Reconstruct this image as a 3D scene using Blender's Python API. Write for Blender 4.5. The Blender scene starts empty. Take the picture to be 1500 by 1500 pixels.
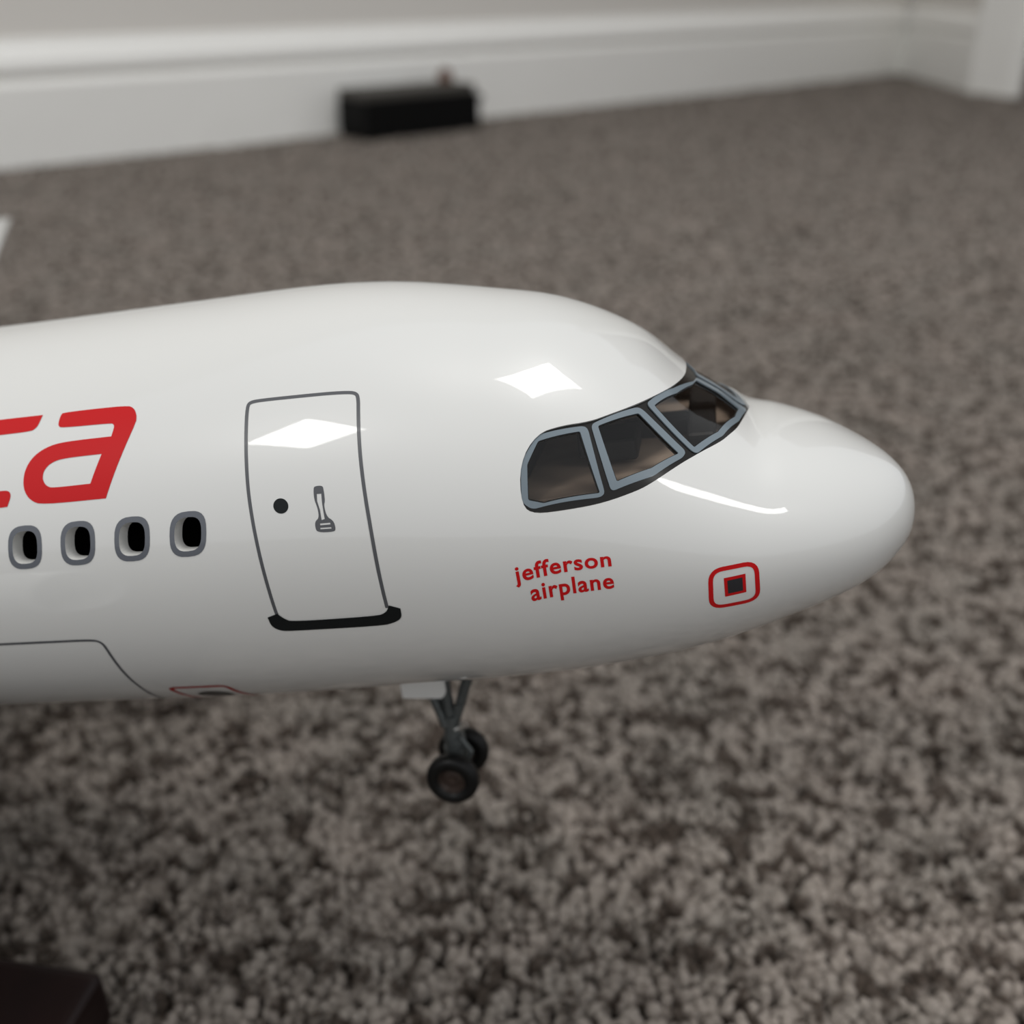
import bpy, bmesh, math, random
import numpy as np
from mathutils import Matrix, Vector
from mathutils.geometry import delaunay_2d_cdt

random.seed(7); rng = np.random.default_rng(7)
SC = bpy.context.scene
COL = SC.collection
R = math.radians

# ------------------------------------------------------------------ camera
CAM_H = 0.24                                   # phone held 24 cm above the carpet, tilted 28 degrees down
cd = bpy.data.cameras.new('camera'); cam = bpy.data.objects.new('camera', cd); COL.objects.link(cam)
cam.location = (0, 0, CAM_H); cam.rotation_euler = (R(90 - 28), 0, 0)
cd.sensor_width = 36; cd.lens = 36; cd.clip_start = 0.01; cd.clip_end = 50
cd.dof.use_dof = True; cd.dof.focus_distance = 0.171; cd.dof.aperture_fstop = 10.8
SC.camera = cam

# ------------------------------------------------------------------ light
SC.view_settings.view_transform = 'Standard'; SC.view_settings.look = 'None'
SC.view_settings.gamma = 1; SC.view_settings.exposure = 0.0
SC.view_settings.use_curve_mapping = False
wd = bpy.data.worlds.new('world'); SC.world = wd; wd.use_nodes = True
wd.node_tree.nodes['Background'].inputs[0].default_value = (0.95, 0.97, 1.0, 1)
wd.node_tree.nodes['Background'].inputs[1].default_value = 0.63

WALL_DIR = Vector((1.69, 1.43, 0)).normalized()      # the back wall runs this way
def ceiling_panel(x, y, radiance, sx=0.92, sy=0.56):
    l = bpy.data.lights.new('ceiling_panel_light', 'AREA'); l.shape = 'RECTANGLE'; l.size = sx; l.size_y = sy
    l.energy = radiance * math.pi * sx * sy; l.color = (1.0, 0.985, 0.95)
    o = bpy.data.objects.new('ceiling_panel_light', l); COL.objects.link(o)
    o.location = (x, y, 2.4); o.rotation_euler = (0, 0, math.atan2(WALL_DIR.y, WALL_DIR.x))
    return o
ceiling_panel(0.31, 0.115, 12.5)
ceiling_panel(-1.56, -1.44, 12.5)
ceiling_panel(1.70, -1.60, 12.5, 0.60, 0.36)

# ------------------------------------------------------------------ materials
def mat(name, col, rough=0.5, metal=0.0, coat=0.0, spec=0.5, bump=None, noise=None):
    m = bpy.data.materials.new(name); m.use_nodes = True; nt = m.node_tree; b = nt.nodes['Principled BSDF']
    b.inputs['Base Color'].default_value = (*col, 1); b.inputs['Roughness'].default_value = rough
    b.inputs['Metallic'].default_value = metal; b.inputs['Coat Weight'].default_value = coat
    b.inputs['Coat Roughness'].default_value = 0.02; b.inputs['Specular IOR Level'].default_value = spec
    if noise or bump:
        tc = nt.nodes.new('ShaderNodeTexCoord')
    if noise:                                          # (scale, second colour, contrast)
        n = nt.nodes.new('ShaderNodeTexNoise'); n.inputs['Scale'].default_value = noise[0]; n.inputs['Detail'].default_value = 3
        r = nt.nodes.new('ShaderNodeValToRGB'); w = noise[2]
        r.color_ramp.elements[0].position = 0.5 - w; r.color_ramp.elements[1].position = 0.5 + w
        r.color_ramp.elements[0].color = (*noise[1], 1); r.color_ramp.elements[1].color = (*col, 1)
        nt.links.new(tc.outputs['Object'], n.inputs['Vector']); nt.links.new(n.outputs['Fac'], r.inputs['Fac'])
        nt.links.new(r.outputs['Color'], b.inputs['Base Color'])
    if bump:                                           # (scale, strength, distance)
        n = nt.nodes.new('ShaderNodeTexNoise'); n.inputs['Scale'].default_value = bump[0]; n.inputs['Detail'].default_value = 4
        k = nt.nodes.new('ShaderNodeBump'); k.inputs['Strength'].default_value = bump[1]; k.inputs['Distance'].default_value = bump[2]
        nt.links.new(tc.outputs['Object'], n.inputs['Vector']); nt.links.new(n.outputs['Fac'], k.inputs['Height'])
        nt.links.new(k.outputs['Normal'], b.inputs['Normal'])
    return m
M_PAINT = mat('white_gloss_paint', (0.70, 0.70, 0.68), 0.35, coat=1.0)
M_REVEAL = mat('white_plastic', (0.66, 0.66, 0.64), 0.5, bump=(900, .4, .0002))
M_INNER = mat('dark_inside', (0.012, 0.012, 0.012), 0.8)
M_RED = mat('red_print', (0.54, 0.006, 0.008), 0.3, coat=0.0, spec=0.3)
M_LINE = mat('grey_print', (0.085, 0.088, 0.096), 0.35, coat=0.1)
M_BLACK = mat('black_print', (0.005, 0.007, 0.008), 0.3, spec=0.3)
M_RING = mat('grey_ring_print', (0.105, 0.115, 0.135), 0.35, coat=0.6)
M_FRAME = mat('blue_grey_frame', (0.155, 0.195, 0.225), 0.35, coat=0.5)
M_SEAL = mat('black_seal', (0.006, 0.005, 0.004), 0.25, spec=0.4)
M_COCKPIT = mat('brown_grey_plastic', (0.50, 0.40, 0.33), 0.6, noise=(90, (0.33, 0.255, 0.205), .25))
M_SEAT = mat('black_seat', (0.014, 0.014, 0.015), 0.6)
M_METAL = mat('grey_gear_metal', (0.10, 0.11, 0.11), 0.4, metal=0.5, bump=(700, .5, .0003))
M_BRIGHT = mat('bright_metal', (0.75, 0.75, 0.73), 0.2, metal=0.9)
M_TYRE = mat('black_rubber', (0.004, 0.004, 0.004), 0.4, spec=0.25)
M_HUB = mat('brown_hub', (0.045, 0.030, 0.024), 0.35, metal=0.2)
M_WALL = mat('wall_paint', (0.74, 0.71, 0.665), 0.6, bump=(60, .1, .002))
M_TRIM = mat('white_gloss_trim', (0.91, 0.90, 0.865), 0.35, bump=(12, .15, .01))
M_WOOD = mat('dark_maroon_wood', (0.014, 0.0055, 0.0050), 0.4, spec=0.25, noise=(40, (0.008, 0.0035, 0.0035), .2))
M_BOX = mat('black_plastic', (0.003, 0.003, 0.003), 0.6, spec=0.12)
M_BOXTOP = mat('dark_grey_plastic', (0.060, 0.055, 0.047), 0.6)
M_KNOB = mat('brown_plastic', (0.12, 0.045, 0.022), 0.5)
M_DOOR = mat('brown_door', (0.10, 0.065, 0.045), 0.5)

def carpet_mat(name):
    m = bpy.data.materials.new(name); m.use_nodes = True; nt = m.node_tree; b = nt.nodes['Principled BSDF']
    b.inputs['Roughness'].default_value = 0.95; b.inputs['Specular IOR Level'].default_value = 0.1
    tc = nt.nodes.new('ShaderNodeTexCoord')
    n = nt.nodes.new('ShaderNodeTexNoise'); n.inputs['Scale'].default_value = 128; n.inputs['Detail'].default_value = 2.0
    n.inputs['Distortion'].default_value = 0.6
    r = nt.nodes.new('ShaderNodeValToRGB'); e = r.color_ramp.elements
    e[0].position = 0.40; e[0].color = (0.068, 0.054, 0.045, 1); e[1].position = 0.56; e[1].color = (0.305, 0.270, 0.242, 1)
    n2 = nt.nodes.new('ShaderNodeTexNoise'); n2.inputs['Scale'].default_value = 24; n2.inputs['Detail'].default_value = 2
    mx = nt.nodes.new('ShaderNodeMix'); mx.data_type = 'RGBA'; mx.blend_type = 'MULTIPLY'; mx.inputs[0].default_value = 1
    r2 = nt.nodes.new('ShaderNodeValToRGB'); f = r2.color_ramp.elements
    f[0].position = 0.35; f[0].color = (0.84, 0.85, 0.84, 1); f[1].position = 0.65; f[1].color = (1, 0.985, 0.97, 1)
    L_ = nt.links.new
    L_(tc.outputs['Object'], n.inputs['Vector']); L_(tc.outputs['Object'], n2.inputs['Vector'])
    L_(n.outputs['Fac'], r.inputs['Fac']); L_(n2.outputs['Fac'], r2.inputs['Fac'])
    L_(r.outputs['Color'], mx.inputs[6]); L_(r2.outputs['Color'], mx.inputs[7]); L_(mx.outputs[2], b.inputs['Base Color'])
    return m
M_CARPET = carpet_mat('carpet_pile')

def glass_mat():
    m = bpy.data.materials.new('smoked_glass'); m.use_nodes = True; nt = m.node_tree; nt.nodes.clear()
    o = nt.nodes.new('ShaderNodeOutputMaterial'); mx = nt.nodes.new('ShaderNodeMixShader')
    t = nt.nodes.new('ShaderNodeBsdfTransparent'); t.inputs[0].default_value = (0.90, 0.88, 0.85, 1)
    g = nt.nodes.new('ShaderNodeBsdfGlossy'); g.inputs['Roughness'].default_value = 0.03
    f = nt.nodes.new('ShaderNodeFresnel'); f.inputs[0].default_value = 1.5
    nt.links.new(f.outputs[0], mx.inputs[0]); nt.links.new(t.outputs[0], mx.inputs[1]); nt.links.new(g.outputs[0], mx.inputs[2])
    nt.links.new(mx.outputs[0], o.inputs[0]); return m
M_GLASS = glass_mat()

# ------------------------------------------------------------------ helpers
def link(name, me, m, parent=None):
    o = bpy.data.objects.new(name, me); COL.objects.link(o)
    if m is not None and not me.materials: me.materials.append(m)
    if parent is not None: o.parent = parent
    return o
def from_bm(name, bm, m, parent=None, smooth=False):
    bmesh.ops.recalc_face_normals(bm, faces=bm.faces)
    me = bpy.data.meshes.new(name); bm.to_mesh(me); bm.free()
    if smooth: me.polygons.foreach_set('use_smooth', [True] * len(me.polygons))
    return link(name, me, m, parent)
def from_py(name, v, f, m, parent=None, smooth=False):
    me = bpy.data.meshes.new(name); me.from_pydata([tuple(map(float, x)) for x in v], [], f); me.update()
    if smooth: me.polygons.foreach_set('use_smooth', [True] * len(me.polygons))
    return link(name, me, m, parent)
def tag(o, label, cat, group=None, kind=None):
    if label: o['label'] = label
    if cat: o['category'] = cat
    if group: o['group'] = group
    if kind: o['kind'] = kind
    return o
def empty(name, loc=(0, 0, 0), rz=0):
    o = bpy.data.objects.new(name, None); COL.objects.link(o); o.location = loc; o.rotation_euler = (0, 0, rz)
    o.empty_display_size = 0.02; return o
def add_box(bm, c, s, bev=0.0, rot=None):
    r = bmesh.ops.create_cube(bm, size=1.0); vs = r['verts']
    for v in vs: v.co = Vector((v.co.x * s[0], v.co.y * s[1], v.co.z * s[2]))
    if bev:
        ed = list({e for v in vs for e in v.link_edges})
        rb = bmesh.ops.bevel(bm, geom=ed, offset=bev, segments=3, affect='EDGES', profile=0.6)
        vs = list({v for f in rb['faces'] for v in f.verts} | {v for v in vs if v.is_valid})
    for v in vs:
        if rot is not None: v.co = rot @ v.co
        v.co += Vector(c)
def add_tube(bm, p0, p1, r0, r1=None, n=20):
    r1 = r0 if r1 is None else r1
    p0 = Vector(p0); p1 = Vector(p1); d = p1 - p0
    q = Vector((0, 0, 1)).rotation_difference(d.normalized()).to_matrix().to_4x4()
    bmesh.ops.create_cone(bm, cap_ends=True, segments=n, radius1=r0, radius2=r1, depth=d.length,
                          matrix=Matrix.Translation((p0 + p1) / 2) @ q)
def lathe(prof, n=40, axis='Y'):
    """closed profile [(radius, along)] turned about an axis"""
    v = []; f = []; k = len(prof)
    for i in range(n):
        a = 2 * math.pi * i / n
        for r, t in prof:
            v.append((r * math.cos(a), t, r * math.sin(a)) if axis == 'Y' else (t, r * math.cos(a), r * math.sin(a)))
    for i in range(n):
        j = (i + 1) % n
        for q in range(k):
            w = (q + 1) % k; f.append((i * k + q, i * k + w, j * k + w, j * k + q))
    return v, f

# ------------------------------------------------------------------ the room
P0 = Vector((-0.69, 1.44, 0)); CORNER = Vector((1.0, 2.87, 0)); N_IN = Vector((WALL_DIR.y, -WALL_DIR.x, 0))   # into the room
FLOOR_Z = -0.008
bm = bmesh.new(); add_box(bm, (0.2, 1.0, FLOOR_Z - 0.01), (7, 7, 0.02))
floor = from_bm('floor', bm, mat('carpet_backing', (0.10, 0.085, 0.072), 0.95)); tag(floor, 'floor under the speckled grey carpet', None, kind='structure')

def extrude_profile(prof, a, b, n_in, m, name, parent=None, smooth=False):
    """prof [(out from the wall, height)] swept from a to b"""
    v = []; k = len(prof)
    for p in (a, b):
        for d, z in prof: v.append(p + n_in * d + Vector((0, 0, z)))
    f = [(i, (i + 1) % k, (i + 1) % k + k, i + k) for i in range(k)] + [tuple(range(k)), tuple(range(2 * k - 1, k - 1, -1))]
    bm = bmesh.new(); vv = [bm.verts.new(x) for x in v]
    for q in f: bm.faces.new([vv[i] for i in q])
    return from_bm(name, bm, m, parent)
SK_D = 0.018
SKIRT = [(0, -0.005), (SK_D, -0.005), (SK_D, 0.099), (SK_D - .001, 0.1015), (0.0125, 0.1055), (0.0105, 0.1075), (0.0105, 0.112), (0.0115, 0.1145), (0.0165, 0.116),
         (0.0175, 0.119), (0.0175, 0.124), (0.016, 0.131), (0.0125, 0.139), (0.008, 0.146), (0.005, 0.149), (0.004, 0.156), (0, 0.157)]
A = P0 - WALL_DIR * 2.2
o = extrude_profile([(-0.10, -0.02), (0, -0.02), (0, 2.4), (-0.10, 2.4)], A - N_IN * SK_D, CORNER + WALL_DIR * 0.03 - N_IN * SK_D, N_IN, M_WALL, 'wall_back')
tag(o, 'pale painted wall behind the carpet', None, kind='structure')
o = extrude_profile(SKIRT, A - N_IN * SK_D, CORNER - N_IN * SK_D, N_IN, M_TRIM, 'baseboard_back')
tag(o, 'white moulded skirting board along the back wall', None, kind='structure')
# short wall returning towards the room from the corner, ending in a door casing
RC = Vector((1.0, 2.43, 0)); NR = Vector((-1, 0, 0))
o = extrude_profile([(-0.10, -0.02), (0, -0.02), (0, 2.4), (-0.10, 2.4)], CORNER + Vector((SK_D, 0.05, 0)), RC + Vector((SK_D, 0, 0)), NR, M_WALL, 'wall_right')
tag(o, 'short pale wall returning from the corner on the right', None, kind='structure')
o = extrude_profile(SKIRT, CORNER + Vector((SK_D, 0, 0)), RC + Vector((SK_D, 0, 0)), NR, M_TRIM, 'baseboard_right')
tag(o, 'white moulded skirting board on the short right wall', None, kind='structure')
C0 = Vector((1.000, 2.432, 0)); C1 = Vector((1.063, 2.306, 0)); cdir = (C1 - C0).normalized(); cn = Vector((cdir.y, -cdir.x, 0))
if cn.y > 0: cn = -cn
W_ = (C1 - C0).length
def casing_pt(u, d): return C0 + cdir * u + cn * d
cas = [(0, 0.0), (0.006, 0.006), (0.020, 0.009), (0.026, 0.006), (0.034, 0.010), (W_ * 0.85, 0.012), (W_, 0.008), (W_, -0.03), (0, -0.03)]
v = []; k = len(cas)
for z in (-0.02, 2.1):
    for u, d in cas: q = casing_pt(u, d); v.append((q.x, q.y, z))
f = [(i, (i + 1) % k, (i + 1) % k + k, i + k) for i in range(k)] + [tuple(range(k)), tuple(range(2 * k - 1, k - 1, -1))]
o = from_py('trim_1', v, f, M_TRIM); tag(o, 'white moulded door casing at the right edge', None, kind='structure')
bm = bmesh.new(); q0 = casing_pt(W_ + 0.38, -0.020)
add_box(bm, (q0.x, q0.y, 1.0), (0.75, 0.035, 2.0), 0.002, Matrix.Rotation(math.atan2(cdir.y, cdir.x), 3, 'Z'))
o = from_bm('door_1', bm, M_DOOR); tag(o, 'brown door beyond the white casing on the right', None, kind='structure')

# carpet pile: twisted tufts
def tufts():
    V = []; F = []; base = 0
    def field(spacing, ymin, ymax, nside, rings, hgt):
        nonlocal base
        ys = np.arange(ymin, ymax, spacing * 0.87); P = []
        for i, y in enumerate(ys):
            half = 0.13 + y * 0.62
            xs = np.arange(-half - 0.02, half, spacing) + (spacing / 2 if i % 2 else 0)
            P.append(np.stack([xs, np.full_like(xs, y)], 1))
        P = np.concatenate(P); P += rng.normal(0, spacing * 0.20, P.shape)
        d = (P - np.array(P0.xy)) @ np.array(N_IN.xy)
        keep = (d > 0.004) & (P[:, 0] < np.where(P[:, 1] < 2.31, 1.7, np.where(P[:, 1] < 2.44, 0.99 + (2.44 - P[:, 1]) * 0.45, 0.995)))
        P = P[keep]; n = len(P)
        ang = rng.uniform(0, 2 * np.pi, n); sc = spacing * rng.uniform(0.85, 1.25, n); h = hgt * rng.uniform(0.7, 1.12, n)
        lean = rng.normal(0, spacing * 0.30, (n, 2)); tw = rng.uniform(-1.2, 1.2, n)
        k = len(rings) * nside + 1; vv = np.zeros((n, k, 3))
        for ri, (rr, zz) in enumerate(rings):
            for j in range(nside):
                a = ang + 2 * np.pi * j / nside + tw * zz
                rad = sc * rr * rng.uniform(0.85, 1.15, n)
                vv[:, ri * nside + j, 0] = P[:, 0] + rad * np.cos(a) + lean[:, 0] * zz
                vv[:, ri * nside + j, 1] = P[:, 1] + rad * np.sin(a) + lean[:, 1] * zz
                vv[:, ri * nside + j, 2] = FLOOR_Z + h * zz
        vv[:, -1, 0] = P[:, 0] + lean[:, 0]; vv[:, -1, 1] = P[:, 1] + lean[:, 1]; vv[:, -1, 2] = FLOOR_Z + h
        t = []
        for ri in range(len(rings) - 1):
            for j in range(nside):
                a, b = ri * nside + j, ri * nside + (j + 1) % nside; c, d_ = a + nside, b + nside
                t += [(a, b, d_), (a, d_, c)]
        for j in range(nside): t.append(((len(rings) - 1) * nside + j, (len(rings) - 1) * nside + (j + 1) % nside, k - 1))
        t = np.array(t); ff = (t[None] + (np.arange(n) * k)[:, None, None]).reshape(-1, 3) + base
        V.append(vv.reshape(-1, 3)); F.append(ff); base += n * k
    field(0.0031, 0.08, 0.80, 4, [(0.55, 0.0), (0.78, 0.60), (0.50, 0.90)], 0.0080)
    field(0.0050, 0.80, 1.60, 4, [(0.55, 0.0), (0.75, 0.75)], 0.0080)
    field(0.0100, 1.60, 3.00, 4, [(0.60, 0.0), (0.75, 0.75)], 0.0080)
    V = np.concatenate(V).astype(np.float32); F = np.concatenate(F).astype(np.int32)
    me = bpy.data.meshes.new('carpet_pile'); me.vertices.add(len(V)); me.vertices.foreach_set('co', V.ravel())
    me.loops.add(F.size); me.loops.foreach_set('vertex_index', F.ravel())
    me.polygons.add(len(F)); me.polygons.foreach_set('loop_start', np.arange(0, F.size, 3, dtype=np.int32))
    me.polygons.foreach_set('use_smooth', np.ones(len(F), bool)); me.update(calc_edges=True); me.validate()
    print('tuft triangles', len(F))
    return link('carpet_pile', me, M_CARPET)
tag(tufts(), 'speckled grey and brown twist-pile carpet', 'carpet', kind='stuff')

# black box by the skirting
bx = empty('power_box', (0, 0, 0))
tag(bx, 'small black oblong box with a brown knob, standing against the white skirting', 'box')
rz = math.atan2(WALL_DIR.y, WALL_DIR.x); RB = Matrix.Rotation(rz, 4, 'Z')
bc = Vector((-0.236, 1.702, 0)) + WALL_DIR * 0.113 - N_IN * 0.026
bx.location = (bc.x, bc.y, -0.001); bx.rotation_euler = (0, 0, rz)
bm = bmesh.new(); add_box(bm, (0, 0, 0.029), (0.226, 0.086, 0.058), 0.005); from_bm('body', bm, M_BOX, bx)
bm = bmesh.new(); add_box(bm, (-0.002, 0.002, 0.0645), (0.220, 0.080, 0.015), 0.005); from_bm('lid', bm, M_BOXTOP, bx)
bm = bmesh.new(); add_box(bm, (0.122, -0.01, 0.047), (0.022, 0.030, 0.008), 0.002); from_bm('catch', bm, M_BOX, bx)
bm = bmesh.new(); add_tube(bm, (0.080, 0.010, 0.071), (0.080, 0.010, 0.086), 0.013, 0.011, 20); add_tube(bm, (0.080, 0.010, 0.086), (0.080, 0.010, 0.093), 0.011, 0.006, 20)
k_ = from_bm('knob', bm, M_KNOB, bx, True); k_['label'] = 'brown knob'

# ------------------------------------------------------------------ the model aeroplane (built in mm, nose at the origin, tail towards -X, near side -Y)
PLANE_ROT = Matrix(((0.973166, 0.176185, -0.148013), (-0.156413, 0.978273, 0.136077), (0.168771, -0.109274, 0.979579)))
PLANE_LOC = Vector((73.4992, 172.5622, 164.5085))
plane = empty('model_airplane')
S_ = 0.001
plane.matrix_world = Matrix.Translation(PLANE_LOC * S_) @ PLANE_ROT.to_4x4()
tag(plane, 'glossy white scale model airliner with red lettering, held nose-up on its dark stand', 'model airplane')

LN = 135.0
XS = np.array([0.0, 1.2, 4.0, 9.0, 17.0, 24.0, 29.0, 34.0, 40.0, 47.0, 54.0, 62.0, 76.0, 95.0, 135.0])
UK = np.sqrt(XS / LN)
TT = np.array([-13.29, -8.01, -4.17, -0.13, 4.58, 7.12, 8.16, 12.41, 16.96, 24.20, 28.70, 32.27, 35.71, 39.17, 40.31])      # top line
TM = np.array([-13.29, -8.01, -4.17, -0.13, 4.58, 7.90, 10.20, 13.50, 18.00, 23.20, 27.90, 32.27, 35.71, 39.17, 40.31])      # top line without the windscreen break, for the flanks
BB = np.array([-13.29, -18.83, -22.22, -25.82, -29.01, -31.21, -32.92, -34.58, -36.34, -37.93, -39.15, -40.21, -41.23, -41.69, -42.57])
WW = np.array([0.00, 5.98, 11.35, 17.45, 23.65, 27.10, 28.96, 30.51, 32.08, 33.64, 34.98, 36.32, 38.23, 40.07, 41.50])
def spl(xk, yk, x):
    d = np.diff(yk) / np.diff(xk); h = np.diff(xk); m = np.empty_like(yk)
    m[1:-1] = (d[:-1] * h[1:] + d[1:] * h[:-1]) / (h[1:] + h[:-1]); m[0] = 1.5 * d[0] - .5 * m[1]; m[-1] = 0
    i = np.clip(np.searchsorted(xk, x, side='right') - 1, 0, len(xk) - 2); t = (x - xk[i]) / h[i]
    return ((2*t**3-3*t**2+1)*yk[i] + (t**3-2*t**2+t)*h[i]*m[i] + (-2*t**3+3*t**2)*yk[i+1] + (t**3-t**2)*h[i]*m[i+1])
TS = np.array([500., 560, 620, 680, 730, 751])
def profile(s):
    s = np.asarray(s, float); u = np.sqrt(np.clip(s, 0, LN) / LN)
    t, b, w = spl(UK, TT, u), spl(UK, BB, u), spl(UK, WW, u)
    k = s > 500
    t = np.where(k, np.interp(s, TS, [40.31, 40, 38.5, 36, 33, 30]), t)
    b = np.where(k, np.interp(s, TS, [-42.53, -37, -20, 0, 18, 27]), b)
    w = np.where(k, np.interp(s, TS, [41.6, 38.5, 29, 18, 7.5, 2]), w)
    return t, b, w
def pos_u(u, ph):
    s = LN * u * u; t, b, w = profile(s); tm = np.where(s < LN, spl(UK, TM, np.minimum(u, 1)), t)
    te = tm + (t - tm) * np.clip(np.sin(ph), 0, 1) ** 4; c = (tm + b) / 2; h = np.where(np.sin(ph) > 0, te - c, c - b)
    return np.stack([-s, -w * np.cos(ph), c + h * np.sin(ph)], -1)
def surface(s, phd, off=0.0):
    """point on the skin at station s (mm from the nose) and angle phd (0 near side, 90 top), pushed out by off mm; also its normal"""
    u = np.sqrt(np.maximum(np.asarray(s, float), 1e-4) / LN); ph = np.radians(np.asarray(phd, float)); e = 1e-3
    du = pos_u(u + e, ph) - pos_u(np.maximum(u - e, 1e-5), ph); dp = pos_u(u, ph + e) - pos_u(u, ph - e)
    n = np.cross(du, dp); n /= np.maximum(np.linalg.norm(n, axis=-1, keepdims=True), 1e-12)
    p = pos_u(u, ph)
    ref = p - np.stack([p[..., 0], 0 * p[..., 0], (profile(s)[0] + profile(s)[1]) / 2], -1)
    flip = np.sum(n * ref, -1, keepdims=True) < 0; n = np.where(flip, -n, n)
    return p + n * np.asarray(off)[..., None] if np.ndim(off) else p + n * off, n

KY = 0.70                                       # mm of arc per degree: the flat chart is (s, phi * KY)
def smooth_poly(pts, sharp=(), it=2, closed=True):
    pts = [(np.array(p, float), i in sharp) for i, p in enumerate(pts)]
    for _ in range(it):
        out = []; n = len(pts)
        for i in range(n):
            p, s = pts[i]
            if s or (not closed and i in (0, n - 1)): out.append((p, True)); continue
            a, b = pts[i - 1][0], pts[(i + 1) % n][0]
            out += [(p * .75 + a * .25, False), (p * .75 + b * .25, False)]
        pts = out
    return [tuple(p) for p, _ in pts]
def round_poly(pts, r, n=5):
    out = []; k = len(pts)
    for i in range(k):
        p = np.array(pts[i], float)
        def toward(q):
            d = np.array(q, float) - p; L = math.hypot(d[0], d[1] * KY); return p + d * min(r / L, 0.45)
        a, b = toward(pts[i - 1]), toward(pts[(i + 1) % k])
        for j in range(n + 1):
            t = j / n; out.append(tuple((1 - t) ** 2 * a + 2 * t * (1 - t) * p + t * t * b))
    return out
def densify(pts, step=0.8, closed=True):
    out = []; n = len(pts)
    for i in range(n if closed else n - 1):
        a = np.array(pts[i], float); b = np.array(pts[(i + 1) % n], float)
        L = math.hypot(b[0] - a[0], (b[1] - a[1]) * KY); m = max(1, int(math.ceil(L / step)))
        for j in range(m): out.append(tuple(a + (b - a) * j / m))
    if not closed: out.append(tuple(pts[-1]))
    return out
def orient(P, N, F):
    out = []
    for f in F:
        n = np.cross(P[f[1]] - P[f[0]], P[f[2]] - P[f[0]])
        out.append(tuple(int(q) for q in (f if np.dot(n, N[f[0]]) >= 0 else f[::-1])))
    return out
def inside(poly, x, y):
    c = np.zeros(np.shape(x), bool); n = len(poly); j = n - 1
    for i in range(n):
        xi, yi = poly[i]; xj, yj = poly[j]
        if yi != yj:
            c ^= ((yi > y) != (yj > y)) & (x < (xj - xi) * (y - yi) / (yj - yi) + xi)
        j = i
    return c
def chart_mesh(outer, holes=(), grid=1.2, step=0.6):
    """triangulate a region of the chart (s, phi) with holes; returns 2D points, triangles, boundary loops"""
    loops = [densify(outer, step)] + [densify(h, step) for h in holes]
    pts = []; edges = []
    for lp in loops:
        k = len(pts); n = len(lp); pts += [(p[0], p[1] * KY) for p in lp]; edges += [(k + i, k + (i + 1) % n) for i in range(n)]
    o2 = [(p[0], p[1] * KY) for p in loops[0]]; h2 = [[(p[0], p[1] * KY) for p in lp] for lp in loops[1:]]
    xs = [p[0] for p in o2]; ys = [p[1] for p in o2]
    gx, gy = np.meshgrid(np.arange(min(xs), max(xs), grid), np.arange(min(ys), max(ys), grid))
    gx = gx.ravel() + 0.013; gy = gy.ravel() + 0.017
    keep = inside(o2, gx, gy)
    for h in h2: keep &= ~inside(h, gx, gy)
    B = np.array(pts); g = np.stack([gx[keep], gy[keep]], 1)
    if len(g):
        d = np.array([np.min(np.hypot(*(B - q).T)) for q in g]); g = g[d > grid * 0.35]
    allp = [Vector(p) for p in pts] + [Vector(p) for p in g]
    vo, eo, fo, ov, oe, of = delaunay_2d_cdt(allp, edges, [], 0, 1e-5)
    V = np.array([(p.x, p.y) for p in vo]); T = np.array([f for f in fo if len(f) == 3])
    c = V[T].mean(1); k = inside(o2, c[:, 0], c[:, 1])
    for h in h2: k &= ~inside(h, c[:, 0], c[:, 1])
    T = T[k]; V[:, 1] /= KY
    return V, T
def boundary_edges(T):
    cnt = {}
    for t in T:
        for a, b in ((t[0], t[1]), (t[1], t[2]), (t[2], t[0])):
            k = (min(a, b), max(a, b)); cnt.setdefault(k, []).append((a, b))
    return [v[0] for v in cnt.values() if len(v) == 1]
def print_mesh(name, outer, holes, m, parent, off=0.05, thick=0.0, grid=1.2, step=0.6):
    """a printed or moulded piece following the skin"""
    V, T = chart_mesh(outer, holes, grid, step)
    P, N = surface(V[:, 0], V[:, 1], off); n = len(P); T = np.array(orient(P, N, T))
    if thick <= 0:
        me = bpy.data.meshes.new(name); me.from_pydata((P * S_).tolist(), [], T.tolist()); me.update()
        me.polygons.foreach_set('use_smooth', [True] * len(T)); me.normals_split_custom_set_from_vertices(N.tolist())
        return link(name, me, m, parent)
    Q, _ = surface(V[:, 0], V[:, 1], off - thick)
    be = boundary_edges(T); idx = {}
    verts = list(P) + list(Q); nrm = list(N) + list(-N)
    f = [tuple(t) for t in T] + [tuple(t[::-1] + n) for t in T]
    for a, b in be:
        k = len(verts); verts += [P[a], P[b], Q[b], Q[a]]; nrm += [np.zeros(3)] * 4; f.append((k + 1, k, k + 3, k + 2))
    me = bpy.data.meshes.new(name); me.from_pydata((np.array(verts) * S_).tolist(), [], [tuple(map(int, q)) for q in f]); me.update()
    sm = [True] * (2 * len(T)) + [False] * len(be); me.polygons.foreach_set('use_smooth', sm)
    me.normals_split_custom_set_from_vertices([tuple(x) for x in nrm])
    return link(name, me, m, parent)
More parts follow.
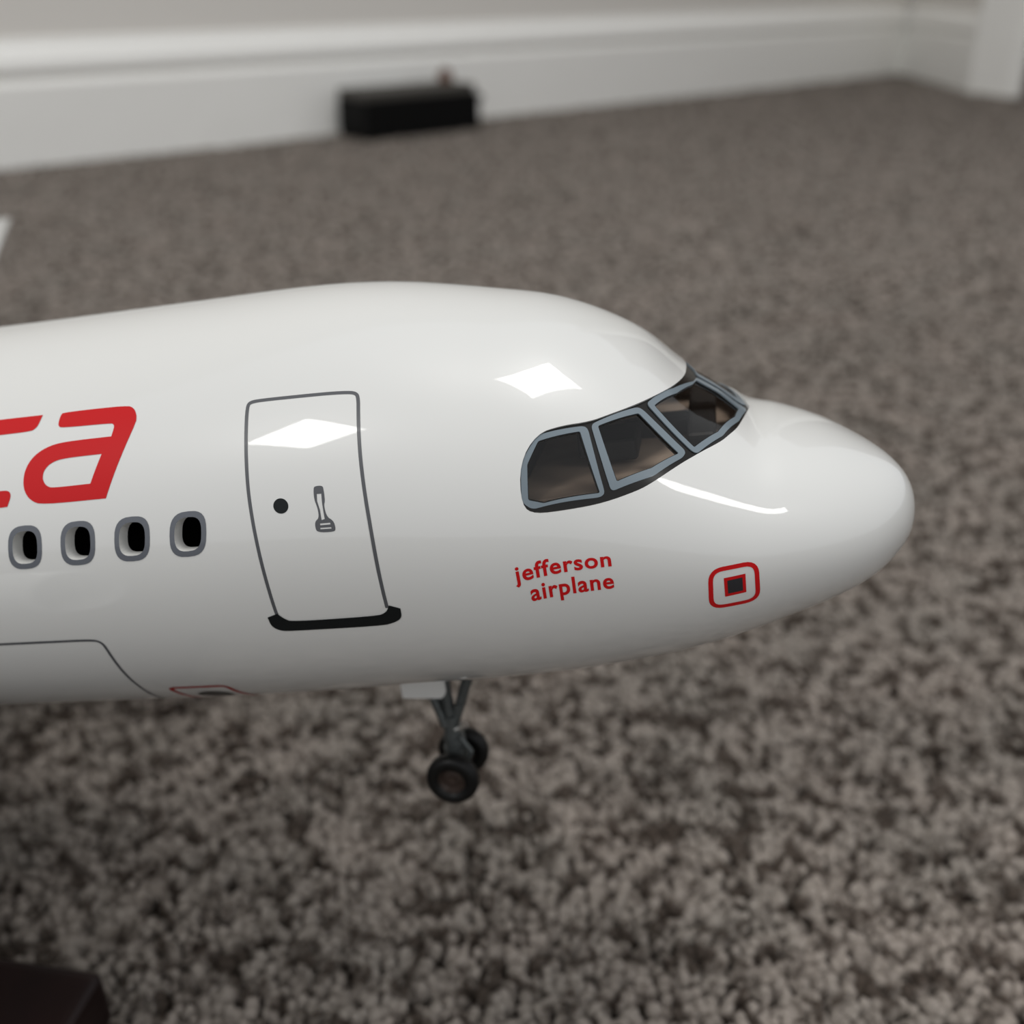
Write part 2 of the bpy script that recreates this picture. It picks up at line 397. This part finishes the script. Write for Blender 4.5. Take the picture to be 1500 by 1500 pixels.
def strip(name, line, width, m, parent, closed=False, off=0.05):
    """a printed line of even width (mm) following the skin"""
    line = densify(line, 0.5, closed); C_ = np.array(line); P, N = surface(C_[:, 0], C_[:, 1], off); n = len(P)
    t = np.roll(P, -1, 0) - np.roll(P, 1, 0) if closed else np.gradient(P, axis=0)
    w = np.cross(N, t); w /= np.linalg.norm(w, axis=1)[:, None]; w *= width / 2
    P = np.concatenate([P + w, P - w]); N = np.concatenate([N, N])
    f = [(i, (i + 1) % n, (i + 1) % n + n, i + n) for i in range(n if closed else n - 1)]; f = orient(P, N, f)
    me = bpy.data.meshes.new(name); me.from_pydata((P * S_).tolist(), [], f); me.update()
    me.polygons.foreach_set('use_smooth', [True] * len(f)); me.normals_split_custom_set_from_vertices(N.tolist())
    return link(name, me, m, parent)

# openings -----------------------------------------------------------
near_open = [(66.35, 24.0), (63.4, 31.9), (59.4, 35.3), (54.99, 38.6), (51.9, 42.6), (48.8, 47.3), (46.02, 52.6), (43.5, 59.6), (41.4, 68.3), (39.8, 80.0)]
near_low = [(29.0, 86.0), (29.9, 75.0), (31.1, 63.8), (32.6, 56.5), (34.3, 50.0), (38.5, 40.1), (39.9, 37.1), (42.6, 31.3), (45.3, 26.0), (48.0, 21.8), (53.3, 16.2), (59.3, 12.6), (64.6, 10.9), (66.65, 13.2)]
def mir(l): return [(s, 180 - p) for s, p in l]
OPENING = near_open + [(39.6, 90)] + mir(near_open)[::-1] + mir(near_low)[::-1] + [(28.7, 90)] + near_low
OPENING = smooth_poly(OPENING, it=2)
WIN_S = [124.2 + 10.67 * k for k in range(10)]
def window_poly(s0, ws, hp, n=28, e=2.9):
    out = []
    for i in range(n):
        a = 2 * math.pi * i / n; c, s = math.cos(a), math.sin(a)
        x = math.copysign(abs(c) ** (2 / e), c) * ws / 2; y = math.copysign(abs(s) ** (2 / e), s) * hp / 2
        out.append((s0 + x - y * 0.13, 10.45 + y))
    return out
HOLES = [window_poly(s, 5.15, 8.3) for s in WIN_S]

# fuselage -------------------------------------------------------------
def build_fuselage():
    s_nose = LN * np.linspace(0, 1, 151) ** 2
    S = np.concatenate([s_nose, np.arange(137.5, 300, 2.5), np.arange(300, 751, 9.0), [751.0]])
    PH = np.arange(-90, 270, 2.0); ns, nph = len(S), len(PH)
    patches = []
    def cells(s0, s1, p0, p1):
        i0 = int(np.searchsorted(S, s0) - 1); i1 = int(np.searchsorted(S, s1)); j0 = int((p0 + 90) // 2); j1 = int(math.ceil((p1 + 90) / 2)); return i0, i1, j0, j1
    patches.append((cells(27, 69, 8, 172), [OPENING])); 
    patches.append((cells(119, 224, 4, 18), HOLES))
    skip = np.zeros((ns, nph), bool)
    for (i0, i1, j0, j1), _ in patches: skip[i0:i1, j0:j1] = True
    V2 = [(S[i], PH[j]) for i in range(ns) for j in range(nph)]
    used = {}
    F = []
    for i in range(ns - 1):
        for j in range(nph):
            if skip[i, j]: continue
            j2 = (j + 1) % nph; a, b, c, d = i * nph + j, (i + 1) * nph + j, (i + 1) * nph + j2, i * nph + j2
            F.append((a, b, c) if i == 0 else (a, b, c, d))
    holes_b = []
    for (i0, i1, j0, j1), holes in patches:
        loc = []; gid = []
        for i in range(i0, i1 + 1):
            for j in range(j0, j1 + 1):
                p = (S[i], PH[j]); edge = i in (i0, i1) or j in (j0, j1)
                loc.append(p); gid.append(i * nph + j)
        loc = np.array(loc); hol = [densify(h, 0.5) for h in holes]
        x, y = loc[:, 0], loc[:, 1] * KY; keep = np.ones(len(loc), bool); hb = []
        for h in hol:
            h2 = [(p[0], p[1] * KY) for p in h]; H = np.array(h2); hb += h2
            keep &= ~inside(h2, x, y)
        HB = np.array(hb); dmin = np.array([np.min(np.hypot(HB[:, 0] - a, HB[:, 1] - b)) for a, b in zip(x, y)]); keep &= dmin > 0.35
        kp = np.nonzero(keep)[0]; pts = [Vector((x[q], y[q])) for q in kp]; g = [gid[q] for q in kp]; edges = []
        pos = {gid[q]: n for n, q in enumerate(kp)}
        ring = [i * nph + j0 for i in range(i0, i1)] + [i1 * nph + j for j in range(j0, j1)] + [i * nph + j1 for i in range(i1, i0, -1)] + [i0 * nph + j for j in range(j1, j0, -1)]
        edges += [(pos[ring[q]], pos[ring[(q + 1) % len(ring)]]) for q in range(len(ring))]
        for h in hol:
            k = len(pts); n = len(h); pts += [Vector((p[0], p[1] * KY)) for p in h]; edges += [(k + q, k + (q + 1) % n) for q in range(n)]
        vo, eo, fo, ov, oe, of = delaunay_2d_cdt(pts, edges, [], 0, 1e-6)
        m = []
        for q, src in enumerate(ov):
            src = [r for r in src if r < len(g)]
            if src: m.append(g[src[0]])
            else: m.append(len(V2)); V2.append((vo[q].x, vo[q].y / KY))
        T = np.array([f for f in fo if len(f) == 3]); vv = np.array([(q.x, q.y) for q in vo]); c = vv[T].mean(1)
        k = np.ones(len(T), bool)
        for h in hol: k &= ~inside([(p[0], p[1] * KY) for p in h], c[:, 0], c[:, 1])
        T = T[k]; ringset = set(ring)
        for a, b in boundary_edges(T):
            A_, B_ = m[a], m[b]
            if not (A_ in ringset and B_ in ringset): holes_b.append((A_, B_))
        F += [tuple(m[q] for q in t) for t in T]
    V2 = np.array(V2); P, N = surface(V2[:, 0], V2[:, 1]); N[:nph] = (1, 0, 0)
    # outward winding
    def fix(f):
        a, b, c = P[f[0]], P[f[1]], P[f[2]]; n = np.cross(b - a, c - a); return f if np.dot(n, N[f[1]]) > 0 else f[::-1]
    F = [fix(f) for f in F]
    TH = 2.7
    Q = P - N * TH; nv = len(P)
    inner = [tuple(q + nv for q in f[::-1]) for f in F if min(V2[q, 0] for q in f) > 10 and max(V2[q, 0] for q in f) < 690]
    verts = list(P) + list(Q); nrm = list(N) + list(-N); rev = []
    for a, b in holes_b:
        k = len(verts); verts += [P[a], P[b], Q[b], Q[a]]; nrm += [np.zeros(3)] * 4; rev.append((k + 1, k, k + 3, k + 2))
    faces = F + inner + rev
    me = bpy.data.meshes.new('fuselage'); me.from_pydata((np.array(verts) * S_).tolist(), [], [tuple(int(x) for x in f) for f in faces]); me.update()
    for m_ in (M_PAINT, M_INNER, M_REVEAL): me.materials.append(m_)
    me.polygons.foreach_set('material_index', [0] * len(F) + [1] * len(inner) + [2] * len(rev))
    me.polygons.foreach_set('use_smooth', [True] * (len(F) + len(inner)) + [False] * len(rev))
    me.normals_split_custom_set_from_vertices([tuple(map(float, x)) for x in nrm])
    return link('fuselage', me, None, plane)
build_fuselage()

# passenger windows: grey rings printed round each opening
for s in WIN_S:
    print_mesh('window_ring', window_poly(s, 6.9, 10.9), [window_poly(s, 5.05, 8.15)], M_RING, plane, 0.06, grid=3, step=.5)

# front door markings
door = print_mesh('door', [(111.9, -12.0), (111.9, 39.5), (110.2, 40.8), (94.0, 41.4), (92.5, 40), (92.2, -12), (94.5, -14.9), (109.8, -14.9)], [], M_PAINT, plane, 0.03, 0.0, grid=1.5)
DL = smooth_poly([(112.01, -13.06), (111.86, -4.55), (111.90, 4.05), (112.05, 12.56), (112.20, 18.96), (112.24, 25.87), (112.29, 33.77), (112.33, 39.57), (111.93, 40.72), (110.23, 40.97), (103.23, 41.16), (95.03, 41.70), (93.13, 41.45), (92.74, 39.95),
      (92.64, 36.55), (92.45, 27.54), (92.15, 18.94), (91.81, 8.93), (91.86, -1.77), (92.12, -13.08)], closed=False)
strip('outline', DL, 0.62, M_LINE, door)
SILL = smooth_poly([(113.86, -13.25), (113.86, -16.26), (112.66, -17.76), (111.06, -18.26), (94.16, -18.89), (91.27, -17.69), (90.07, -16.19), (89.87, -13.38), (91.67, -12.28), (92.47, -14.38), (94.46, -15.49), (109.66, -15.26), (110.96, -14.06), (111.86, -12.36)], sharp=(0, 7, 8, 13), it=2)
print_mesh('sill', SILL, [], M_BLACK, door, 0.09, 0.0)['label'] = 'black door sill'
print_mesh('peephole', [(106.72 + 1.32 * math.cos(a), 15.06 + 1.80 * math.sin(a)) for a in np.linspace(0, 2 * np.pi, 33)[:-1]], [], M_BLACK, door, 0.07, grid=2, step=.3)
HO = smooth_poly([(100.74, 18.35), (100.55, 19.10), (99.15, 19.15), (99.00, 18.25), (98.95, 15.44), (99.25, 14.54), (99.00, 11.74), (97.95, 10.74), (97.75, 8.84), (98.05, 8.04), (101.05, 8.14), (101.25, 9.54), (101.10, 10.84), (100.35, 11.59), (100.35, 13.84), (100.80, 16.05)], it=2)
HI = [(100.25, 17.25), (99.47, 17.25), (99.50, 15.04), (99.40, 11.24), (99.97, 11.04), (100.00, 13.34), (100.32, 15.55)]
print_mesh('handle', HO, [HI, [(100.33, 10.25), (98.55, 10.3), (98.55, 9.88), (100.33, 9.82)], [(100.4, 9.22), (98.5, 9.22), (98.48, 8.86), (100.4, 8.86)]], M_LINE, door, 0.07, grid=1.2, step=.2)

# big red letters
LA = smooth_poly([(148.25, 43.71), (135.66, 43.72), (134.18, 42.86), (133.35, 40.85), (133.27, 38.40), (138.91, 20.76), (151.69, 20.57), (153.82, 21.82), (154.99, 24.03), (155.27, 26.74), (154.83, 29.77), (153.39, 32.72), (150.85, 34.77), (147.48, 35.73), (137.93, 35.85), (137.51, 38.19), (137.74, 39.03), (138.38, 39.32), (148.15, 39.47), (148.84, 39.98), (149.01, 40.84), (148.79, 43.14)], sharp=(5, 14), it=2)
LAI = smooth_poly([(139.60, 31.65), (146.92, 31.52), (149.38, 30.86), (150.89, 29.30), (151.34, 27.44), (151.04, 25.87), (150.27, 24.84), (149.19, 24.45), (141.79, 24.63)], sharp=(0, 8), it=2)
LC = smooth_poly([(152.57, 43.62), (153.07, 41.00), (153.58, 40.03), (154.47, 39.40), (160.86, 39.28), (165.71, 39.11), (168.16, 37.86), (169.67, 35.18), (169.88, 31.58), (169.42, 28.37), (168.42, 26.30), (166.48, 25.12), (163.25, 24.72), (160.04, 24.86), (158.45, 24.80), (157.90, 24.17), (157.87, 23.02), (158.67, 20.82), (160.22, 20.71), (165.03, 20.61), (168.88, 21.32), (172.04, 23.98), (173.52, 28.05), (173.75, 32.84), (173.10, 37.68), (171.03, 41.63), (167.95, 42.93), (164.75, 43.42), (161.51, 43.60)], sharp=(0, 17), it=2)
print_mesh('letter', LA, [LAI], M_RED, plane, 0.06)['label'] = 'large slanted red letter a'
print_mesh('letter', LC, [], M_RED, plane, 0.06)['label'] = 'large slanted red letter c, cut by the left edge'

# small red lettering under the cockpit
def lettering(text, A_, B_, D_, name='lettering', bold=0.0):
    cu = bpy.data.curves.new('t', 'FONT'); cu.body = text; cu.size = 1.0; cu.fill_mode = 'FRONT'; cu.resolution_u = 6; cu.offset = bold; cu.space_character = 1.10
    to = bpy.data.objects.new('t', cu); COL.objects.link(to); dg = bpy.context.evaluated_depsgraph_get(); dg.update()
    tm = bpy.data.meshes.new_from_object(to.evaluated_get(dg)); bpy.data.objects.remove(to)
    co = np.array([v.co[:] for v in tm.vertices]); x0, x1 = co[:, 0].min(), co[:, 0].max()
    u = (co[:, 0] - x0) / (x1 - x0); v = co[:, 1] / 0.51                   # 0.51: x-height of the face
    A_, B_, D_ = map(np.array, (A_, B_, D_)); q = A_ + u[:, None] * (B_ - A_) + v[:, None] * (D_ - A_)
    P, N = surface(q[:, 0], q[:, 1], 0.07)
    f = orient(P, N, [tuple(p.vertices) for p in tm.polygons])
    me = bpy.data.meshes.new(name); me.from_pydata((P * S_).tolist(), [], f); me.update()
    me.normals_split_custom_set_from_vertices(N.tolist())
    return link(name, me, M_RED, plane)
lettering('jefferson', (69.45, -7.40), (53.31, -2.27), (69.44, -4.09), bold=0.022)['label'] = 'small red lettering reading jefferson'
lettering('airplane', (67.37, -13.48), (53.37, -9.61), (67.30, -9.71), bold=0.022)['label'] = 'small red lettering reading airplane'

# static port markings
def rrect(c, r=0.28, n=6):
    """rounded quadrilateral from four corners in chart coordinates"""
    c = [np.array(p, float) for p in c]; out = []
    for i in range(4):
        p, a, b = c[i], c[i - 1], c[(i + 1) % 4]; p1 = p + (a - p) * r; p2 = p + (b - p) * r
        for k in range(n + 1):
            t = k / n; out.append(tuple((1 - t) ** 2 * p1 + 2 * t * (1 - t) * p + t * t * p2))
    return out
port = strip('static_port', rrect([(37.49, -2.13), (29.90, 1.78), (30.00, -18.12), (37.90, -19.52)]), 0.80, M_RED, plane, True)
port['label'] = 'rounded red outline on the nose'
QQ = [(35.40, -5.20), (31.82, -3.45), (31.89, -12.86), (35.45, -14.17)]
print_mesh('inner_square', QQ, [], M_RED, port, 0.05)
cq = np.mean(QQ, 0); print_mesh('port_plate', [tuple(cq + (np.array(p) - cq) * 0.70) for p in QQ], [], mat('charcoal_print', (0.022, 0.022, 0.026), .4), port, 0.09)['label'] = 'charcoal centre plate'
port2 = strip('static_port', rrect([(143.4, -42.0), (131.3, -42.0), (130.3, -60), (142.8, -60)], 0.12), 0.95, mat('dark_red_print', (0.32, 0.010, 0.008), .4, spec=.2), plane, True)
port2['label'] = 'dark red outline under the belly'
print_mesh('port_plate', [(136.7 + 3.7 * math.cos(a), -51 + 4.2 * math.sin(a)) for a in np.linspace(0, 2 * np.pi, 33)[:-1]], [], M_BLACK, port2, 0.06, grid=2)
# cargo hatch outline
strip('hatch_outline', smooth_poly([(205.0, -16.2), (181.1, -16.4), (169.2, -16.55), (157.5, -16.7), (149.8, -16.8), (148.3, -17.6), (147.9, -19.4), (148.1, -24.4), (148.5, -33), (148.8, -41), (149.6, -49), (150.5, -56)], closed=False), 0.58, M_LINE, plane)

# cockpit glazing ------------------------------------------------------
OFF = -0.35
p1o = [(66.18, 24.3), (63.3, 31.73), (55.82, 37.1), (55.18, 36.44), (53.12, 19.03), (54.0, 17.61), (64.98, 12.22), (66.56, 14.14)]
p1i = [(65.15, 23.83), (63.19, 30.16), (56.48, 35.2), (53.91, 18.92), (63.02, 13.98), (65.47, 14.66)]
p2o = [(54.73, 38.08), (47.23, 49.21), (46.37, 49.09), (43.03, 45.1), (39.8, 40.76), (40.35, 37.98), (45.24, 27.91), (52.09, 19.94)]
p2i = [(53.62, 38.28), (47.09, 47.18), (40.97, 38.92), (45.48, 30.34), (51.11, 23.27)]
p3o = [(45.81, 51.99), (41.45, 67.15), (38.2, 82), (37.7, 88.2), (36.6, 88.6), (32.5, 88.6), (29.35, 88.3), (29.2, 86), (30.67, 70.5), (33.65, 54.64), (38.01, 41.68), (38.82, 41.71)]
p3i = [(44.57, 52.94), (40.9, 65.71), (38.3, 79), (37.7, 85.0), (33.7, 85.2), (30.45, 83.4), (31.33, 71.86), (34.4, 55.67), (38.45, 43.7)]
def hole_shrink(p, k=0.93): c = np.mean(p, 0); return [tuple(c + (np.array(q) - c) * k) for q in p]
frames = [(p1o, p1i), (p2o, p2i), (p3o, p3i)]; frames = frames + [(mir(a), mir(b)) for a, b in frames]
print_mesh('window_seal', [tuple(x) for x in OPENING], [hole_shrink(b, 0.97) for a, b in frames], M_SEAL, plane, OFF - 0.15, 0.7, grid=2.2, step=.8)['label'] = 'black glazing moulding round the cockpit windows'
for a, b in frames:
    fr = print_mesh('cockpit_window', round_poly(a, 0.9), [round_poly(b, 0.35)], M_FRAME, plane, OFF + 0.1, 0.22, grid=3, step=.6)
    print_mesh('pane', hole_shrink(b, 1.03), [], M_GLASS, fr, OFF - 0.30, 0.0, grid=2.5)

# cockpit inside
def inner_slab(s0, s1, z, m, name, t=1.0, shrink=3.2):
    ss = np.linspace(s0, s1, 24); T_, B_, W_2 = profile(ss); c = (T_ + B_) / 2; h = (T_ - B_) / 2
    y = np.maximum((W_2 - shrink) * np.sqrt(np.clip(1 - ((z - c) / np.maximum(h - shrink, 1)) ** 2, 0.02, 1)), .5)
    v = []; n = len(ss)
    for zz in (z, z - t):
        for k in range(n): v += [(-ss[k], -y[k], zz), (-ss[k], y[k], zz)]
    f = [(2*k, 2*k+1, 2*k+3, 2*k+2) for k in range(n-1)] + [(2*n+2*k, 2*n+2*k+2, 2*n+2*k+3, 2*n+2*k+1) for k in range(n-1)]
    f += [(2*k, 2*k+2, 2*n+2*k+2, 2*n+2*k) for k in range(n-1)] + [(2*k+1, 2*n+2*k+1, 2*n+2*k+3, 2*k+3) for k in range(n-1)] + [(0, 2*n, 2*n+1, 1), (2*n-2, 2*n-1, 4*n-1, 4*n-2)]
    return from_py(name, np.array(v) * S_, f, m, plane)
inner_slab(26, 68, 4.6, M_COCKPIT, 'cockpit_floor')
for y in (-13, 13):
    bm = bmesh.new()
    add_box(bm, (-0.0530, y * S_, 0.0075), (0.009, 0.011, 0.004), .001); add_box(bm, (-0.0575, y * S_, 0.0145), (0.003, 0.011, 0.016), .001, None)
    from_bm('pilot_seat', bm, M_SEAT, plane)
bm = bmesh.new(); add_box(bm, (-0.0375, 0, 0.0065), (0.005, 0.034, 0.005), .001); add_box(bm, (-0.046, 0, 0.0060), (0.012, 0.006, 0.004), .0008)
from_bm('instrument_panel', bm, M_SEAT, plane)
ang = np.linspace(0, 2 * np.pi, 49)[:-1]; T_, B_, W_2 = profile(68.5)
v = [(-0.0685 - dx, (W_2 - 3) * math.cos(a) * S_, ((T_ + B_) / 2 + (T_ - B_ - 6) / 2 * math.sin(a)) * S_) for dx in (0, .001) for a in ang]
from_py('bulkhead', v, [tuple(range(48)), tuple(range(95, 47, -1))] + [(i, (i + 1) % 48, (i + 1) % 48 + 48, i + 48) for i in range(48)], M_SEAT, plane)

# nose gear ------------------------------------------------------------
GX = -98.5
bm = bmesh.new()
def mm(*p): return tuple(x * S_ for x in p)
add_tube(bm, mm(-98.0, 0, -39), mm(-98.3, 0, -60), .00115, .0014)
add_tube(bm, mm(-98.2, 0, -56), mm(-98.5, 0, -66), .0019, .0021)
add_tube(bm, mm(-98.4, 0, -64), mm(-98.6, 0, -71.5), .0026, .0022)
add_tube(bm, mm(GX, -5.2, -69), mm(GX, 5.2, -69), .0013)
add_tube(bm, mm(-98.2, 0, -61.5), mm(-98.2, 0, -63), .0024)
strut = from_bm('nose_gear', bm, M_METAL, plane); strut['label'] = 'grey nose gear leg with axle'
bm = bmesh.new(); add_tube(bm, mm(-89.5, 0, -39.5), mm(-97.2, 0, -57.5), .0014, .0011); add_tube(bm, mm(-95.6, -1.6, -53.6), mm(-95.6, 1.6, -53.6), .0008)
from_bm('drag_brace', bm, M_METAL, strut)
bm = bmesh.new(); add_tube(bm, mm(-103.2, -1.2, -40), mm(-99.5, -1.2, -58), .0009); add_tube(bm, mm(-103.2, 1.2, -40), mm(-99.5, 1.2, -58), .0009)
from_bm('side_brace', bm, M_METAL, strut)
bm = bmesh.new(); add_tube(bm, mm(-94.6, -1.8, -57.4), mm(-95.8, -1.8, -58.6), .0010, .0008); add_tube(bm, mm(-95.6, -1.4, -58.6), mm(-98.0, -1.2, -59.4), .0005)
from_bm('taxi_lamp', bm, M_BRIGHT, strut)['label'] = 'small bright metal lamp'
bm = bmesh.new()
add_tube(bm, mm(-96.5, -1.5, -61), mm(-94.6, -1.2, -65), .0006); add_tube(bm, mm(-94.6, -1.2, -65), mm(-96.5, -1.5, -69), .0006)
from_bm('torque_link', bm, M_METAL, strut)
def wheel(y, sgn):
    tp = [(3.1, -1.7), (4.6, -1.9), (5.5, -1.6), (5.9, -0.9), (6.0, 0), (5.9, 0.9), (5.5, 1.6), (4.6, 1.9), (3.1, 1.7), (2.9, 0)]
    v, f = lathe(tp, 44); w = from_py('wheel', np.array([(a, b * sgn, c) for a, b, c in v]) * S_, f, M_TYRE, plane, True); w.location = mm(GX, y, -69)
    bm_ = bmesh.new(); bm_.from_mesh(w.data); bmesh.ops.recalc_face_normals(bm_, faces=bm_.faces); bm_.to_mesh(w.data); bm_.free()
    hp = [(0.01, -0.9), (0.9, -0.95), (1.0, -0.4), (2.2, -0.2), (2.9, -1.3), (3.15, -1.3), (3.15, 1.3), (2.9, 1.3), (2.2, 0.4), (0.01, 0.4)]
    v, f = lathe(hp, 36); h_ = from_py('hub', np.array([(a, b * sgn, c) for a, b, c in v]) * S_, f, M_HUB, w, False)
    bm_ = bmesh.new(); bm_.from_mesh(h_.data); bmesh.ops.recalc_face_normals(bm_, faces=bm_.faces); bm_.to_mesh(h_.data); bm_.free()
    return w
wheel(-5.5, 1); wheel(5.5, -1)
for y in (-5.2, 5.2):
    bm = bmesh.new(); zc = -44.6
    r = bmesh.ops.create_grid(bm, x_segments=1, y_segments=1, size=.5); bm.clear()
    outl = [(-106.2, -40.3), (-106.2, -48.2), (-97.6, -48.6), (-96.7, -47.9), (-96.3, -47.0), (-96.3, -40.3)]
    a = [bm.verts.new(mm(x, y - .3, z)) for x, z in outl]; b = [bm.verts.new(mm(x, y + .3, z)) for x, z in outl]
    bm.faces.new(a); bm.faces.new(b[::-1])
    for i in range(len(outl)): bm.faces.new((a[i], a[(i + 1) % 6], b[(i + 1) % 6], b[i]))
    from_bm('gear_door', bm, M_PAINT, plane)

# wings, tail and engines (mostly outside the frame) --------------------
def loft(secs, name, m, parent, n=14, vertical=False):
    """secs: (spanwise, leading edge x, chord, height, thickness)"""
    v = []; ring = []
    t = np.linspace(0, 1, n)
    yt = 5 * (0.2969 * np.sqrt(t) - 0.126 * t - 0.3516 * t ** 2 + 0.2843 * t ** 3 - 0.1036 * t ** 4)
    xs = np.concatenate([t, t[-2:0:-1]]); zs = np.concatenate([yt, -yt[-2:0:-1]])
    k = len(xs)
    for (y, x0, ch, z, th) in secs:
        for a, b in zip(xs, zs):
            v.append((x0 - a * ch, b * th, y) if vertical else (x0 - a * ch, y, z + b * th))
    f = []
    for i in range(len(secs) - 1):
        for q in range(k): f.append((i * k + q, i * k + (q + 1) % k, (i + 1) * k + (q + 1) % k, (i + 1) * k + q))
    f += [tuple(range(k)), tuple(range(len(secs) * k - 1, (len(secs) - 1) * k - 1, -1))]
    bm = bmesh.new(); vv = [bm.verts.new(mm(*p)) for p in v]
    for q in f: bm.faces.new([vv[i] for i in q])
    return from_bm(name, bm, m, parent, True)
for sg in (1, -1):
    loft([(sg * 30, -226, 125, -24, 12), (sg * 60, -245, 108, -14, 11), (sg * 120, -283, 76, 0, 8), (sg * 210, -350, 56, 14, 6), (sg * 300, -408, 38, 33, 4), (sg * 322, -414, 33, 46, 3), (sg * 341, -414.5, 29, 60.5, 2.2)], 'wing', M_PAINT, plane)
    loft([(sg * 8, -655, 70, 12, 6), (sg * 60, -690, 46, 17, 4), (sg * 122, -730, 25, 23, 2.5)], 'tailplane', M_PAINT, plane)
    v, f = lathe([(20, -206), (22.5, -209), (23.5, -222), (22.5, -250), (18, -275), (16.5, -275), (19, -250), (19, -209)], 40, 'X')
    v = [(x, y + sg * 115, z - 40) for x, y, z in v]; nac = from_py('engine', np.array(v) * S_, f, M_PAINT, plane, True)
    bm = bmesh.new(); add_tube(bm, mm(-222, sg * 115, -40), mm(-224, sg * 115, -40), .0192, .0192, 32); add_tube(bm, mm(-212, sg * 115, -40), mm(-222, sg * 115, -40), .0002, .006, 20); from_bm('fan', bm, M_METAL, nac)
    bm = bmesh.new(); add_box(bm, mm(-262, sg * 115, -14), (0.05, 0.004, 0.020), .001); from_bm('pylon', bm, M_PAINT, nac)
loft([(34, -590, 110, 0, 9), (90, -640, 75, 0, 6), (150, -695, 42, 0, 4)], 'tail_fin', M_PAINT, plane, vertical=True)

# ------------------------------------------------------------------ display stand
yaw = math.atan2(PLANE_ROT[1][0], PLANE_ROT[0][0])
st = empty('display_stand', (-0.196, 0.1425, 0.0), yaw)
tag(st, 'dark maroon wooden stand base lying on the carpet, under the airliner', 'display stand')
bm = bmesh.new(); add_box(bm, (0, 0, 0.009), (0.175, 0.090, 0.018), .003); from_bm('base', bm, M_WOOD, st)
bm = bmesh.new()
# arm leans back to the belly; end point found on the plane
tgt = plane.matrix_world @ Vector((-0.262, 0, -0.0485)); loc = (Matrix.Translation(st.location) @ Matrix.Rotation(yaw, 4, 'Z')).inverted() @ tgt
add_tube(bm, (-0.045, 0.01, 0.017), tuple(loc), .006, .005, 24); from_bm('arm', bm, M_WOOD, st, False)
